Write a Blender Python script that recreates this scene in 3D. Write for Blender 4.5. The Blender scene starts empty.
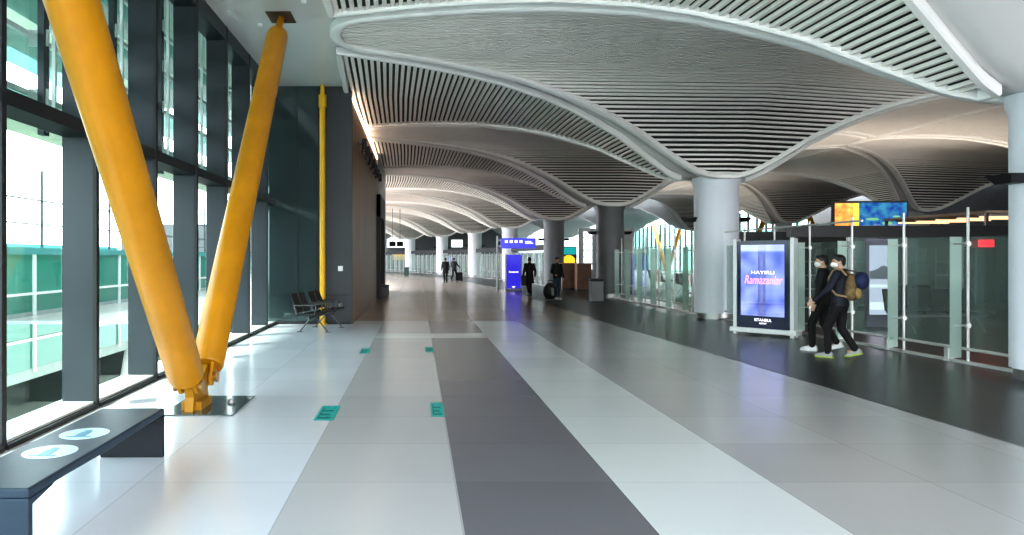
import bpy, bmesh, math, random
from mathutils import Vector, Matrix
random.seed(7)
sc = bpy.context.scene
COL = sc.collection
F = 720.0; CX = 418.0; CY = 258.0; CAMZ = 1.65
PI = math.pi

def pxX(px, Y): return (px - CX) / F * Y
def pyZ(py, Y): return CAMZ - (py - CY) / F * Y

# ---------------------------------------------------------------- materials
MATS = {}
def mat(name, col, rough=0.5, metal=0.0, spec=0.5, emit=None, estr=0.0, var=0.08, scale=3.0, bump=0.0, stretch=None, coat=0.0):
    if name in MATS: return MATS[name]
    m = bpy.data.materials.new(name); m.use_nodes = True
    nt = m.node_tree; b = nt.nodes['Principled BSDF']
    b.inputs['Roughness'].default_value = rough
    b.inputs['Metallic'].default_value = metal
    b.inputs['Specular IOR Level'].default_value = spec
    if coat: b.inputs['Coat Weight'].default_value = coat; b.inputs['Coat Roughness'].default_value = 0.08
    tc = nt.nodes.new('ShaderNodeTexCoord')
    nz = nt.nodes.new('ShaderNodeTexNoise'); nz.inputs['Scale'].default_value = scale; nz.inputs['Detail'].default_value = 4
    if stretch:
        mp = nt.nodes.new('ShaderNodeMapping'); mp.inputs['Scale'].default_value = stretch
        nt.links.new(tc.outputs['Object'], mp.inputs['Vector']); nt.links.new(mp.outputs['Vector'], nz.inputs['Vector'])
    else:
        nt.links.new(tc.outputs['Object'], nz.inputs['Vector'])
    cr = nt.nodes.new('ShaderNodeValToRGB')
    cr.color_ramp.elements[0].position = 0.3; cr.color_ramp.elements[1].position = 0.7
    cr.color_ramp.elements[0].color = tuple(c * (1 - var) for c in col) + (1,)
    cr.color_ramp.elements[1].color = tuple(min(1, c * (1 + var)) for c in col) + (1,)
    nt.links.new(nz.outputs['Fac'], cr.inputs['Fac'])
    nt.links.new(cr.outputs['Color'], b.inputs['Base Color'])
    if emit:
        b.inputs['Emission Color'].default_value = tuple(emit) + (1,)
        b.inputs['Emission Strength'].default_value = estr
    if bump:
        bp = nt.nodes.new('ShaderNodeBump'); bp.inputs['Strength'].default_value = bump; bp.inputs['Distance'].default_value = 0.01
        nt.links.new(nz.outputs['Fac'], bp.inputs['Height']); nt.links.new(bp.outputs['Normal'], b.inputs['Normal'])
    MATS[name] = m
    return m

def glass(name, tint, gloss=0.1, rough=0.02, frost=0.0, frostcol=(.8, .9, .86)):
    if name in MATS: return MATS[name]
    m = bpy.data.materials.new(name); m.use_nodes = True
    nt = m.node_tree; nt.nodes.clear()
    out = nt.nodes.new('ShaderNodeOutputMaterial')
    tr = nt.nodes.new('ShaderNodeBsdfTransparent'); tr.inputs['Color'].default_value = tuple(tint) + (1,)
    gl = nt.nodes.new('ShaderNodeBsdfGlossy'); gl.inputs['Roughness'].default_value = rough
    lw = nt.nodes.new('ShaderNodeLayerWeight'); lw.inputs['Blend'].default_value = 0.5
    pw = nt.nodes.new('ShaderNodeMath'); pw.operation = 'POWER'; pw.inputs[1].default_value = 4.0
    ml = nt.nodes.new('ShaderNodeMath'); ml.operation = 'MULTIPLY'; ml.inputs[1].default_value = gloss * 6
    ad = nt.nodes.new('ShaderNodeMath'); ad.operation = 'ADD'; ad.inputs[1].default_value = gloss * .35; ad.use_clamp = True
    mx = nt.nodes.new('ShaderNodeMixShader')
    nt.links.new(lw.outputs['Facing'], pw.inputs[0]); nt.links.new(pw.outputs[0], ml.inputs[0]); nt.links.new(ml.outputs[0], ad.inputs[0])
    nt.links.new(ad.outputs[0], mx.inputs['Fac'])
    base = tr
    if frost:
        df = nt.nodes.new('ShaderNodeBsdfDiffuse'); df.inputs['Color'].default_value = tuple(frostcol) + (1,)
        tl = nt.nodes.new('ShaderNodeBsdfTranslucent'); tl.inputs['Color'].default_value = tuple(frostcol) + (1,)
        m1 = nt.nodes.new('ShaderNodeMixShader'); m1.inputs[0].default_value = .5
        nt.links.new(df.outputs[0], m1.inputs[1]); nt.links.new(tl.outputs[0], m1.inputs[2])
        m2 = nt.nodes.new('ShaderNodeMixShader'); m2.inputs[0].default_value = frost
        nt.links.new(tr.outputs[0], m2.inputs[1]); nt.links.new(m1.outputs[0], m2.inputs[2])
        base = m2
    nt.links.new(base.outputs[0], mx.inputs[1]); nt.links.new(gl.outputs[0], mx.inputs[2])
    nt.links.new(mx.outputs[0], out.inputs['Surface'])
    MATS[name] = m
    return m

def emis(name, col, s):
    if name in MATS: return MATS[name]
    m = bpy.data.materials.new(name); m.use_nodes = True
    nt = m.node_tree; nt.nodes.clear()
    out = nt.nodes.new('ShaderNodeOutputMaterial'); e = nt.nodes.new('ShaderNodeEmission')
    e.inputs['Color'].default_value = tuple(col) + (1,); e.inputs['Strength'].default_value = s
    nt.links.new(e.outputs[0], out.inputs['Surface']); MATS[name] = m
    return m

YELLOW = mat('yellow paint', (.50, .215, .001), .38, spec=.5, var=.10, scale=2.5)
FIN = mat('dark fin metal', (.027, .034, .042), .38, metal=.25, var=.12, scale=1.2)
FRAME = mat('black frame', (.012, .013, .015), .55)
SILL = mat('pale sill', (.62, .64, .62), .4)
CEILM = mat('grey ceiling skin', (.74, .72, .70), .22, spec=.5, var=.03, scale=.4)
SLAT = mat('white slat', (.90, .85, .80), .38, var=.03)
RIM = mat('white rim', (.92, .895, .865), .3, var=.02)
BACK = mat('dark backing', (.03, .03, .03), .8)
COLM = mat('pale column panel', (.80, .82, .88), .32, spec=.5, var=.03, scale=.8)
STEEL = mat('brushed steel', (.42, .42, .41), .36, metal=.8, var=.06)
DKSTEEL = mat('dark steel', (.10, .10, .10), .3, metal=.8)
BLACK = mat('black plastic', (.012, .012, .013), .4)
ENDW = mat('dark grey wall', (.030, .035, .040), .45, var=.08, scale=.7)
ENDG = mat('dark glossy cladding', (.085, .12, .125), .05, metal=.55, spec=.9, var=.1, scale=.5)
WOOD = mat('brown wood panel', (.27, .15, .085), .45, spec=.3, var=.22, scale=2.0, stretch=(8, 3.0, .25))
BROWN = mat('brown counter wood', (.24, .13, .075), .5, var=.15)
GRANITE = mat('black granite', (.036, .038, .040), .30, spec=.5, var=.25, scale=40)
BENCH = mat('blue grey bench', (.026, .044, .066), .42, spec=.35, var=.12, scale=6)
BENCHD = mat('bench underside', (.010, .013, .018), .6)
WHITE = mat('white paint', (.8, .8, .79), .4, var=.02)
GREYP = mat('grey panel', (.30, .31, .31), .45)
TEALSTK = mat('teal sticker', (.01, .40, .36), .4, var=.45, scale=30)
BLUESTK = mat('pale blue sticker', (.52, .66, .74), .4, var=.18, scale=22)
WINGL = glass('window glass', (.88, .94, .93), .10)
LOWGL = glass('green window glass', (.88, .95, .93), .10)
BARGL = glass('barrier glass', (.80, .88, .86), .16, frost=.10, frostcol=(.60,.74,.70))  # grey haze of reflections put into the glass as a diffuse share
RAIL = mat('satin rail', (.62,.62,.60), .35, metal=.35)
FINGL = glass('green edge glass', (.62, .82, .74), .10, frost=.5, frostcol=(.86, .95, .90))
FARFIN = glass('pale edge glass', (.75, .82, .80), .10, frost=.6, frostcol=(.90, .93, .94))
LOUVGL = glass('louvre glass', (.50, .70, .68), .10, frost=.40, frostcol=(.50, .66, .64))
BRIDGEGL = glass('teal bridge glass', (.22, .66, .56), .10, frost=.55, frostcol=(.12, .55, .45))
SKIN = mat('skin', (.52, .32, .23), .5)
HAIR = mat('black hair', (.010, .009, .009), .5)

# ---------------------------------------------------------------- mesh helpers
class MB:
    def __init__(s): s.v = []; s.f = []; s.mi = []; s.cur = 0
    def add(s, vs, fs):
        o = len(s.v); s.v += [tuple(p) for p in vs]
        for f in fs: s.f.append(tuple(i + o for i in f)); s.mi.append(s.cur)
    def box(s, x0, y0, z0, x1, y1, z1, M=None):
        vs = [Vector(p) for p in ((x0,y0,z0),(x1,y0,z0),(x1,y1,z0),(x0,y1,z0),(x0,y0,z1),(x1,y0,z1),(x1,y1,z1),(x0,y1,z1))]
        if M: vs = [M @ p for p in vs]
        s.add(vs, [(0,3,2,1),(4,5,6,7),(0,1,5,4),(1,2,6,5),(2,3,7,6),(3,0,4,7)])
    def hexa(s, b, t):     # bottom quad, top quad
        s.add(list(b) + list(t), [(0,3,2,1),(4,5,6,7),(0,1,5,4),(1,2,6,5),(2,3,7,6),(3,0,4,7)])
    def tube(s, p, q, r0, r1=None, n=12):
        if r1 is None: r1 = r0
        p = Vector(p); q = Vector(q); d = (q - p).normalized()
        a = d.orthogonal().normalized(); b = d.cross(a)
        vs = []
        for c, r in ((p, r0), (q, r1)):
            for i in range(n):
                t = 2 * PI * i / n; vs.append(c + a * (r * math.cos(t)) + b * (r * math.sin(t)))
        fs = [(i, (i + 1) % n, n + (i + 1) % n, n + i) for i in range(n)]
        fs += [tuple(range(n - 1, -1, -1)), tuple(range(n, 2 * n))]
        s.add(vs, fs)
    def path(s, pts, r, n=8):
        for a, b in zip(pts[:-1], pts[1:]): s.tube(a, b, r, n=n)
    def lathe(s, prof, c, n=32, M=None):   # prof (r,z)
        vs = []; c = Vector(c)
        for r, z in prof:
            for i in range(n):
                t = 2 * PI * i / n; p = Vector((r * math.cos(t), r * math.sin(t), z))
                if M: p = M @ p
                vs.append(c + p)
        fs = []
        for k in range(len(prof) - 1):
            for i in range(n):
                fs.append((k*n+i, k*n+(i+1)%n, (k+1)*n+(i+1)%n, (k+1)*n+i))
        fs.append(tuple(range(n - 1, -1, -1))); fs.append(tuple(range((len(prof)-1)*n, len(prof)*n)))
        s.add(vs, fs)
    def ell(s, c, rx, ry, rz, M=None, nu=14, nv=9):
        c = Vector(c); vs = []
        for j in range(1, nv):
            ph = PI * j / nv
            for i in range(nu):
                t = 2 * PI * i / nu
                p = Vector((rx*math.sin(ph)*math.cos(t), ry*math.sin(ph)*math.sin(t), rz*math.cos(ph)))
                vs.append(c + (M @ p if M else p))
        top = Vector((0,0,rz)); bot = Vector((0,0,-rz))
        vs.append(c + (M @ top if M else top)); vs.append(c + (M @ bot if M else bot))
        T = len(vs) - 2; fs = []
        for j in range(nv - 2):
            for i in range(nu):
                fs.append((j*nu+i, (j+1)*nu+i, (j+1)*nu+(i+1)%nu, j*nu+(i+1)%nu))
        for i in range(nu):
            fs.append((T, i, (i+1)%nu)); fs.append((T+1, (nv-2)*nu+(i+1)%nu, (nv-2)*nu+i))
        s.add(vs, fs)
    def loft(s, rings):    # list of (cx,cy,cz,rx,ry)
        n = 18; vs = []
        for (cx, cy, cz, rx, ry) in rings:
            for i in range(n):
                t = 2*PI*i/n; vs.append((cx + rx*math.cos(t), cy + ry*math.sin(t), cz))
        fs = []
        for k in range(len(rings)-1):
            for i in range(n): fs.append((k*n+i, k*n+(i+1)%n, (k+1)*n+(i+1)%n, (k+1)*n+i))
        fs.append(tuple(range(n-1,-1,-1))); fs.append(tuple(range((len(rings)-1)*n, len(rings)*n)))
        s.add(vs, fs)
    def prism(s, pts, x0, x1, axis='x'):   # polygon in the plane normal to axis, extruded
        n = len(pts); vs = []
        for x in (x0, x1):
            for a, b in pts:
                vs.append((x, a, b) if axis == 'x' else ((a, x, b) if axis == 'y' else (a, b, x)))
        fs = [tuple(range(n-1,-1,-1)), tuple(range(n, 2*n))] + [(i, (i+1)%n, n+(i+1)%n, n+i) for i in range(n)]
        s.add(vs, fs)
    def build(s, name, m, parent=None, smooth=False, bevel=0, fixn=True):
        me = bpy.data.meshes.new(name); me.from_pydata(s.v, [], s.f)
        ms = m if isinstance(m, (list, tuple)) else [m]
        for k in ms: me.materials.append(k)
        if len(ms) > 1: me.polygons.foreach_set('material_index', s.mi)
        if fixn:
            bm = bmesh.new(); bm.from_mesh(me); bmesh.ops.recalc_face_normals(bm, faces=bm.faces); bm.to_mesh(me); bm.free()
        o = bpy.data.objects.new(name, me); COL.objects.link(o)
        if parent: o.parent = parent
        if smooth:
            for p in me.polygons: p.use_smooth = True
            if smooth == 'auto':
                try: me.set_sharp_from_angle(angle=math.radians(40))
                except Exception: pass
        if bevel:
            bv = o.modifiers.new('bevel', 'BEVEL'); bv.width = bevel; bv.segments = 2; bv.limit_method = 'ANGLE'
        return o

def remesh(o, vox, smooth_it=2):
    r = o.modifiers.new('r', 'REMESH'); r.mode = 'VOXEL'; r.voxel_size = vox; r.use_smooth_shade = True
    s = o.modifiers.new('s', 'SMOOTH'); s.iterations = smooth_it; s.factor = .5
    return o

def tag(o, label=None, cat=None, group=None, kind=None):
    if label: o['label'] = label
    if cat: o['category'] = cat
    if group: o['group'] = group
    if kind: o['kind'] = kind
    return o
def thing(name, label, cat, loc=(0,0,0), rz=0, group=None):
    o = bpy.data.objects.new(name, None); COL.objects.link(o); o.empty_display_size = .2
    o.location = loc; o.rotation_euler = (0, 0, rz)
    return tag(o, label, cat, group)
def structure(name, loc=(0,0,0)):
    o = bpy.data.objects.new(name, None); COL.objects.link(o); o.location = loc; o['kind'] = 'structure'
    return o
def text(name, s, size, m, parent, M, shear=0, extr=.002, align='CENTER', width=None):
    cu = bpy.data.curves.new(name, 'FONT'); cu.body = s; cu.size = size; cu.shear = shear; cu.extrude = extr
    cu.align_x = align; cu.align_y = 'CENTER'
    t = bpy.data.objects.new(name + '_tmp', cu); COL.objects.link(t)
    dg = bpy.context.evaluated_depsgraph_get()
    me = bpy.data.meshes.new_from_object(t.evaluated_get(dg)); bpy.data.objects.remove(t)
    me.materials.clear(); me.materials.append(m)
    o = bpy.data.objects.new(name, me); COL.objects.link(o); o.parent = parent; 
    if width:
        xs = [v.co.x for v in me.vertices]; w = max(xs) - min(xs)
        M = M @ Matrix.Diagonal((width / w, 1, 1, 1))
    o.matrix_local = M
    return o

# ---------------------------------------------------------------- column line
PTS = [(8.90,-10.8),(8.82,-.6),(8.62,9.6),(8.2,19.8),(8.05,30.2),(7.7,40.8),(6.6,51.6),(4.9,62.2),(2.4,72.2),(-.9,81.8),(-5,91),(-10,99.5)]
OFF = 2      # PTS[OFF] is column 0
def P(v):
    u = v + OFF; i = max(1, min(len(PTS) - 3, int(math.floor(u)))); t = u - i
    p0, p1, p2, p3 = (Vector(PTS[j]) for j in (i-1, i, i+1, i+2))
    return .5*((2*p1) + (-p0+p2)*t + (2*p0-5*p1+4*p2-p3)*t*t + (-p0+3*p1-3*p2+p3)*t**3)
def TAN(v): return ((P(v+.01) - P(v-.01))).normalized()
SK = .20
def MAPP(d, v, z):
    t = TAN(v); n = Vector((t.y, -t.x)); q = P(v) + n*d + t*(SK*max(d, 0))
    return Vector((q.x, q.y, z))
PITCH = 10.35
LH, RH = 10.1, 7.6                    # half spans left and right of the column line
AN, AF, MC = .36, .515, .45
GT = [(0,3.68),(.4,3.70),(1.0,3.76),(1.5,3.90),(2.2,4.27),(3.07,4.75),(3.8,5.05),(4.55,5.31),(5.3,5.50),(6.4,5.69),(7.5,5.78),(8.5,5.82),(20,5.82)]
def G(d):
    d = abs(d)
    for (a, za), (b, zb) in zip(GT[:-1], GT[1:]):
        if d <= b:
            t = (d - a) / (b - a); return za + (zb - za) * t
    return 5.82
def Hh(e):                           # e in 0..PITCH
    return min(G(e / AN), G((PITCH - e) / AF))

# shell --------------------------------------------------------------------
def dfold(d):                        # -> distance (in left-span units) to the nearest column row
    if d <= 0: return -d
    q = d % (2*RH)
    if q > RH: q = 2*RH - q
    return q * LH / RH
ZFLAT = 5.94
def shellz(d, v):
    e = (v - math.floor(v)) * PITCH
    return min(max(G(dfold(d)), Hh(e)) + .12, ZFLAT)
ds = [-LH + i*(LH/32) for i in range(32)] + [i*(3*RH/66) for i in range(67)]
vs_ = [-1.4 + i/28 for i in range(int(9.9*28))]
mb = MB(); nv = len(ds)
for v in vs_:
    for d in ds: mb.v.append(tuple(MAPP(d, v, shellz(d, v))))
for j in range(len(vs_)-1):
    for i in range(nv-1):
        mb.f.append((j*nv+i, j*nv+i+1, (j+1)*nv+i+1, (j+1)*nv+i)); mb.mi.append(0)
tag(mb.build('ceiling', CEILM, smooth=True, fixn=False), kind='structure')
mb = MB()                            # flat strip over the window side
row = []
for v in vs_:
    a = MAPP(-LH, v, ZFLAT)
    b = Vector((-4.35, a.y, ZFLAT)) if a.y < 18.3 else MAPP(-LH-4.5, v, ZFLAT)
    row.append((b, a))
for (b, a) in row: mb.v += [tuple(b), tuple(a)]
for j in range(len(row)-1): mb.f.append((2*j, 2*j+1, 2*j+3, 2*j+2)); mb.mi.append(0)
mb2 = mb.build('ceiling', CEILM, smooth=True, fixn=False); tag(mb2, kind='structure')

# leaves -------------------------------------------------------------------
def ribbon(mb, pts3, side, w, zb, zt):
    n = len(pts3); rings = []
    for i in range(n):
        a = pts3[i-1]; b = pts3[(i+1) % n]; t = (b - a); t.z = 0
        if t.length < 1e-6: t = Vector((1,0,0))
        t.normalize(); nn = Vector((t.y, -t.x, 0)) * (w/2) * side
        p = pts3[i]; u = Vector((0,0,1))
        rings.append([p - nn + u*zt, p - nn*1.0 + u*(zb+.03), p - nn*.6 + u*zb, p + nn*.6 + u*zb, p + nn + u*(zb+.03), p + nn + u*zt])
    vs = [q for r in rings for q in r]; fs = []
    for i in range(n):
        j = (i+1) % n
        for k in range(6): fs.append((i*6+k, i*6+(k+1)%6, j*6+(k+1)%6, j*6+k))
    mb.add(vs, fs)
def leafA(n, D0, lh, rh, label, group, mf=.14):
    """big boat-shaped leaf between column n and n+1: slats run across the hall"""
    cl, cr = LH/lh, LH/rh
    L = PITCH
    def D(e):
        a = math.sqrt(max(e*e - MC*MC, 0))/AN; b = math.sqrt(max((L-e-mf)**2 - MC*MC, 0))/AF if L-e > mf+MC else 0
        d = min(a, b)
        # rounded tip
        e0, e1 = AN*LH, L - AF*LH
        em = (e0+e1)/2; hw = (e1-e0)/2 + .25
        if abs(e-em) < hw: cap = LH - .1 - .75*(1 - math.sqrt(max(0, 1-((e-em)/hw)**2)))
        else: cap = LH - .85
        return min(d, cap)
    es = []; e = MC + .12
    while e < L - MC - mf - .1:
        es.append(e)
        s = abs(Hh(e+.02) - Hh(e-.02))/.04
        e += max(.055, .15/math.sqrt(1+s*s))
    q = lambda d, e, z: MAPP(D0 + d, n + e/L, z)
    root = thing('slatted_ceiling_panel', label, 'ceiling panel', tuple(q(0, L*.5, 0)[:2]) + (5.0,), 0, group)
    inv = Vector(root.location)
    loc = lambda d, e, z: q(d, e, z) - inv
    sb = MB(); bb = MB(); prev = None
    for e in es:
        d = D(e) - .12
        if d < .15: continue
        z = Hh(e); s = abs(Hh(e+.02) - Hh(e-.02))/.04
        w = .088/math.sqrt(1+s*s)/2 + .003
        xs = [-d/cl, 0, d/cr]
        vs = []
        for x in xs: vs += [loc(x, e-w, z), loc(x, e+w, z), loc(x, e+w, z+.05), loc(x, e-w, z+.05)]
        fs = [(0,1,2,3), (11,10,9,8)]
        for k in range(2):
            o = 4*k
            for c in range(4): fs.append((o+c, o+4+c, o+4+(c+1)%4, o+(c+1)%4))
        sb.add(vs, fs)
        cur = [loc(x*1.0, e, z+.058) for x in xs]
        if prev: bb.add(prev + cur, [(0,1,4,3), (1,2,5,4)])
        prev = cur
    # outline
    out = []
    ee = [MC + .02 + (L-2*MC-mf-.04)*i/110 for i in range(111)]
    left = [(-D(e)/cl, e) for e in ee]; right = [(D(e)/cr, e) for e in reversed(ee)]
    pts = [loc(d, e, Hh(e)) for d, e in left + right]
    clean = [pts[0]]
    for p_ in pts[1:]:
        if (p_ - clean[-1]).length > .06: clean.append(p_)
    rb = MB(); ribbon(rb, clean, 1, .20, -.06, .10)
    sb.build('slat_field', SLAT, root, fixn=True); bb.build('backing', BACK, root); rb.build('rim', RIM, root, smooth='auto')
    return root
def leafB(n, D0, half, sgn, label, group):
    """fan-shaped leaf at column n: slats run along the hall"""
    c = LH/half; L = PITCH
    q = lambda d, e, z: MAPP(D0 + sgn*d/c, n + e/L, z)
    root = thing('slatted_ceiling_panel', label, 'ceiling panel', tuple(q(LH*.7, 0, 0)[:2]) + (5.4,), 0, group)
    inv = Vector(root.location); loc = lambda d, e, z: q(d, e, z) - inv
    INS = .36
    e0 = lambda d: -(AF*d - INS); e1 = lambda d: AN*d - INS
    d = INS/AN + .35; sb = MB(); bb = MB(); prev = None
    while d < LH - .15:
        z = G(d); a, b = e0(d), e1(d); s = abs(G(d+.02)-G(d-.02))/.04*c
        w = (.075/2)*c/math.sqrt(1+s*s)
        vs = []
        for e in (a, (a+b)/2, b): vs += [loc(d-w, e, z), loc(d+w, e, z), loc(d+w, e, z+.055), loc(d-w, e, z+.055)]
        fs = [(0,1,2,3), (11,10,9,8)]
        for k in range(2):
            o = 4*k
            for m_ in range(4): fs.append((o+m_, o+4+m_, o+4+(m_+1)%4, o+(m_+1)%4))
        sb.add(vs, fs)
        cur = [loc(d, e, z+.060) for e in (a, (a+b)/2, b)]
        if prev: bb.add(prev + cur, [(0,1,4,3), (1,2,5,4)])
        prev = cur
        d += .135*c/math.sqrt(1+s*s)
    dd = [INS/AN + .12 + (LH-.1-INS/AN-.12)*i/60 for i in range(61)]
    lo = [(x, e0(x)) for x in dd]; hi = [(x, e1(x)) for x in reversed(dd)]
    m0, m1 = e0(LH-.1), e1(LH-.1)
    end = [(LH-.1+.05*math.sin(PI*i/20), m0 + (m1-m0)*i/20) for i in range(1, 20)]
    pts = [loc(x, e, G(x)) for x, e in lo + end + hi]
    rb = MB(); ribbon(rb, pts, 1, .13, -.05, .10)
    sb.build('slat_field', SLAT, root); bb.build('backing', BACK, root); rb.build('rim', RIM, root, smooth='auto')
ORD = ['nearest','second','third','fourth','fifth','sixth','seventh','eighth','ninth']
for n in range(-1, 8):
    if n < 0: lab = 'boat-shaped slatted ceiling panel before the nearest column, only its white edge in the top right corner'
    else: lab = 'boat-shaped ceiling panel with crosswise slats between the %s and %s round column' % (ORD[n], ORD[n+1])
    leafA(n, 0, LH, RH, lab, 'boat-shaped slatted ceiling panels', .14 if n >= 0 else .60)
    if n >= 0:
        leafB(n, 0, LH, -1, 'fan-shaped ceiling panel with lengthwise slats, concourse side of the %s round column' % ORD[n], 'fan-shaped slatted ceiling panels')
        if n < 4:
            leafB(n, 0, RH, 1, 'fan-shaped ceiling panel above the gate lounge, behind the %s round column' % ORD[n], 'fan-shaped slatted ceiling panels')
for n in range(0, 4):
    leafA(n, 2*RH, RH, RH, 'dim boat-shaped ceiling panel over the lounge, %s row beyond the glass barrier' % ORD[n], 'boat-shaped slatted ceiling panels over the lounge')
    leafB(n, 2*RH, RH, -1, 'dim fan-shaped ceiling panel over the lounge, reaching to the %s lounge column' % ORD[n], 'fan-shaped slatted ceiling panels over the lounge')

# ---------------------------------------------------------------- floor
def floor_mat():
    m = bpy.data.materials.new('floor tiles'); m.use_nodes = True
    nt = m.node_tree; b = nt.nodes['Principled BSDF']; N = nt.nodes.new; Lk = nt.links.new
    tc = N('ShaderNodeTexCoord'); sp = N('ShaderNodeSeparateXYZ'); Lk(tc.outputs['Object'], sp.inputs[0])
    def mth(op, a, bb=None, clamp=False):
        n = N('ShaderNodeMath'); n.operation = op; n.use_clamp = clamp
        for k, x in enumerate((a, bb)):
            if x is None: continue
            if isinstance(x, (int, float)): n.inputs[k].default_value = x
            else: Lk(x, n.inputs[k])
        return n.outputs[0]
    X, Y = sp.outputs[0], sp.outputs[1]
    def mixc(f, a, c):
        n = N('ShaderNodeMix'); n.data_type = 'RGBA'; Lk(f, n.inputs[0])
        for k, q in ((6, a), (7, c)):
            if isinstance(q, tuple): n.inputs[k].default_value = q + (1,)
            else: Lk(q, n.inputs[k])
        return n.outputs[2]
    def ramp(cols):
        cur = cols[0][1]
        for x, c in cols[1:]: cur = mixc(mth('GREATER_THAN', X, x), cur, c)
        return cur
    Wt = (.70,.71,.75); Gr = (.51,.50,.505); Dk = (.18,.172,.188); Lt = (.66,.672,.668); G2 = (.43,.42,.42); Far = (.46,.385,.335)
    near = ramp([(-6,Wt),(-.893,Gr),(.28,Dk),(1.441,Lt),(2.6,G2)])
    band = ramp([(-6,Wt),(-.893,Lt),(.28,Lt),(1.441,Lt),(2.6,G2)])
    mid = ramp([(-6,Wt),(-.893,Gr),(.28,Dk),(1.441,Lt),(2.6,G2)])
    far = ramp([(-6,Far)])  # brown reflection of wood and dark ceiling put into the far floor colour
    mix = mixc
    c = mix(mth('GREATER_THAN', Y, 14.85), near, band)
    c = mix(mth('GREATER_THAN', Y, 15.75), c, mid)
    c = mix(mth('GREATER_THAN', Y, 18.9), c, far)
    # tiles: 1.165 grid
    tx = mth('DIVIDE', mth('ADD', X, .893 + 11.65), 1.165); ty = mth('DIVIDE', mth('ADD', Y, 20.0), 1.10)
    fx = mth('FRACT', tx); fy = mth('FRACT', ty)
    cb = N('ShaderNodeCombineXYZ'); Lk(mth('FLOOR', tx), cb.inputs[0]); Lk(mth('FLOOR', ty), cb.inputs[1])
    wn = N('ShaderNodeTexWhiteNoise'); Lk(cb.outputs[0], wn.inputs['Vector'])
    nz = N('ShaderNodeTexNoise'); nz.inputs['Scale'].default_value = 1.5; nz.inputs['Detail'].default_value = 5; Lk(tc.outputs['Object'], nz.inputs['Vector'])
    k = mth('ADD', .93, mth('ADD', mth('MULTIPLY', wn.outputs['Value'], .09), mth('MULTIPLY', nz.outputs['Fac'], .06)))
    jx = mth('MINIMUM', fx, mth('SUBTRACT', 1.0, fx)); jy = mth('MINIMUM', fy, mth('SUBTRACT', 1.0, fy))
    j = mth('LESS_THAN', mth('MINIMUM', jx, jy), .0035)
    k = mth('MULTIPLY', k, mth('SUBTRACT', 1.0, mth('MULTIPLY', j, .25)))
    vm = N('ShaderNodeVectorMath'); vm.operation = 'SCALE'; Lk(c, vm.inputs[0]); Lk(k, vm.inputs['Scale'])
    Lk(vm.outputs[0], b.inputs['Base Color'])
    b.inputs['Roughness'].default_value = .20; b.inputs['Specular IOR Level'].default_value = .45
    return m
mb = MB()
fl = [(-4.3, 17.9), (-16, 17.9)]
mb.add([(-4.15,-14,0),(36,-14,0),(36,110,0),(-40,110,0),(-40,18.0,0),(-4.15,18.0,0)], [(0,1,2,3,4,5)])
tag(mb.build('floor', floor_mat()), kind='structure')
mb = MB(); vv = [-2.0 + i*.2 for i in range(54)]
for v in vv:
    a = MAPP(-3.42, v, .004); b = MAPP(24, v, .004); mb.v += [tuple(a), tuple(b)]
for j in range(len(vv)-1): mb.f.append((2*j, 2*j+1, 2*j+3, 2*j+2)); mb.mi.append(0)
tag(mb.build('floor', GRANITE), kind='structure')

# ---------------------------------------------------------------- window wall (left)
XI, XG = -3.55, -3.92
Y0, WP = 7.96, 1.80
for k in range(-6, 6):
    y = Y0 + WP*k; y1 = min(y + WP, 17.98)
    w = structure('window_%d' % (k + 7), (XG, y, 0)); L_ = y1 - y - .03
    m = MB(); m.box(0, -.03, 0, XI-XG, .03, ZFLAT); m.build('fin', FIN, w)
    m = MB(); m.box(.02, .03, 5.68, XI-XG, L_, ZFLAT); m.build('head_rail', FIN, w)
    m = MB(); m.box(XI-XG-.03, -.035, 0, XI-XG+.012, .035, ZFLAT); m.build('fin_edge', FRAME, w)
    L = y1 - y
    m = MB(); m.box(.02, .03, 2.98, XI-XG-.01, L-.03, 3.12); m.build('transom', FRAME, w)
    m = MB(); m.box(.02, .03, .0, XI-XG-.02, L-.03, .07); m.build('sill', SILL, w)
    m = MB(); m.box(XI-XG-.02, .03, 0, XI-XG+.03, L-.03, .045); m.build('floor_frame', FRAME, w)
    m = MB(); m.box(-.01, .03, .07, .01, L-.03, 2.98); m.build('lower_pane', LOWGL, w)
    m = MB(); m.box(-.01, .03, 3.12, .01, L-.03, ZFLAT); m.build('upper_pane', WINGL, w)
    m = MB(); m.box(-.24, -.09, 3.0, -.17, .03, 6.2); m.build('outer_mullion', FIN, w)
    m = MB(); m.box(-.10, -.06, 3.1, -.06, -.02, 6.2); m.build('outer_fin', WHITE, w)
    for z in (3.45, 4.10, 4.75, 5.40):
        m = MB(); m.hexa([(-.42,-.02,z),(-.36,-.02,z),(-.36,L,z),(-.42,L,z)], [(-.42,-.02,z+.05),(-.36,-.02,z+.05),(-.36,L,z+.05),(-.42,L,z+.05)])
        lv = m.build('louvre', WHITE, w)
        m = MB(); m.hexa([(-.95,.0,z-.12),(-.40,.0,z+.02),(-.40,L,z+.02),(-.95,L,z-.12)], [(-.95,.0,z-.10),(-.40,.0,z+.04),(-.40,L,z+.04),(-.95,L,z-.10)])
        m.build('louvre_blade', LOUVGL, lv)
        m = MB(); m.box(-.36, -.05, z-.12, -.14, -.03, z+.06); m.tube((-.25,-.06,z-.03),(-.25,-.02,z-.03),.02,n=8); m.build('bracket', SILL, lv)
mb = MB(); mb.box(-8.4, -6, 6.0, -4.06, 21, 6.5)
mb.box(-5.1, -6, 3.24, -4.20, 17.9, 3.31)
tag(mb.build('roof_overhang', mat('overhang', (.55,.62,.48), .5)), kind='structure')
mb = MB()
mb.box(-4.05, -6, 0, -4.0, -3.0, ZFLAT)
tag(mb.build('trim_1', FRAME), kind='structure')

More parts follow.
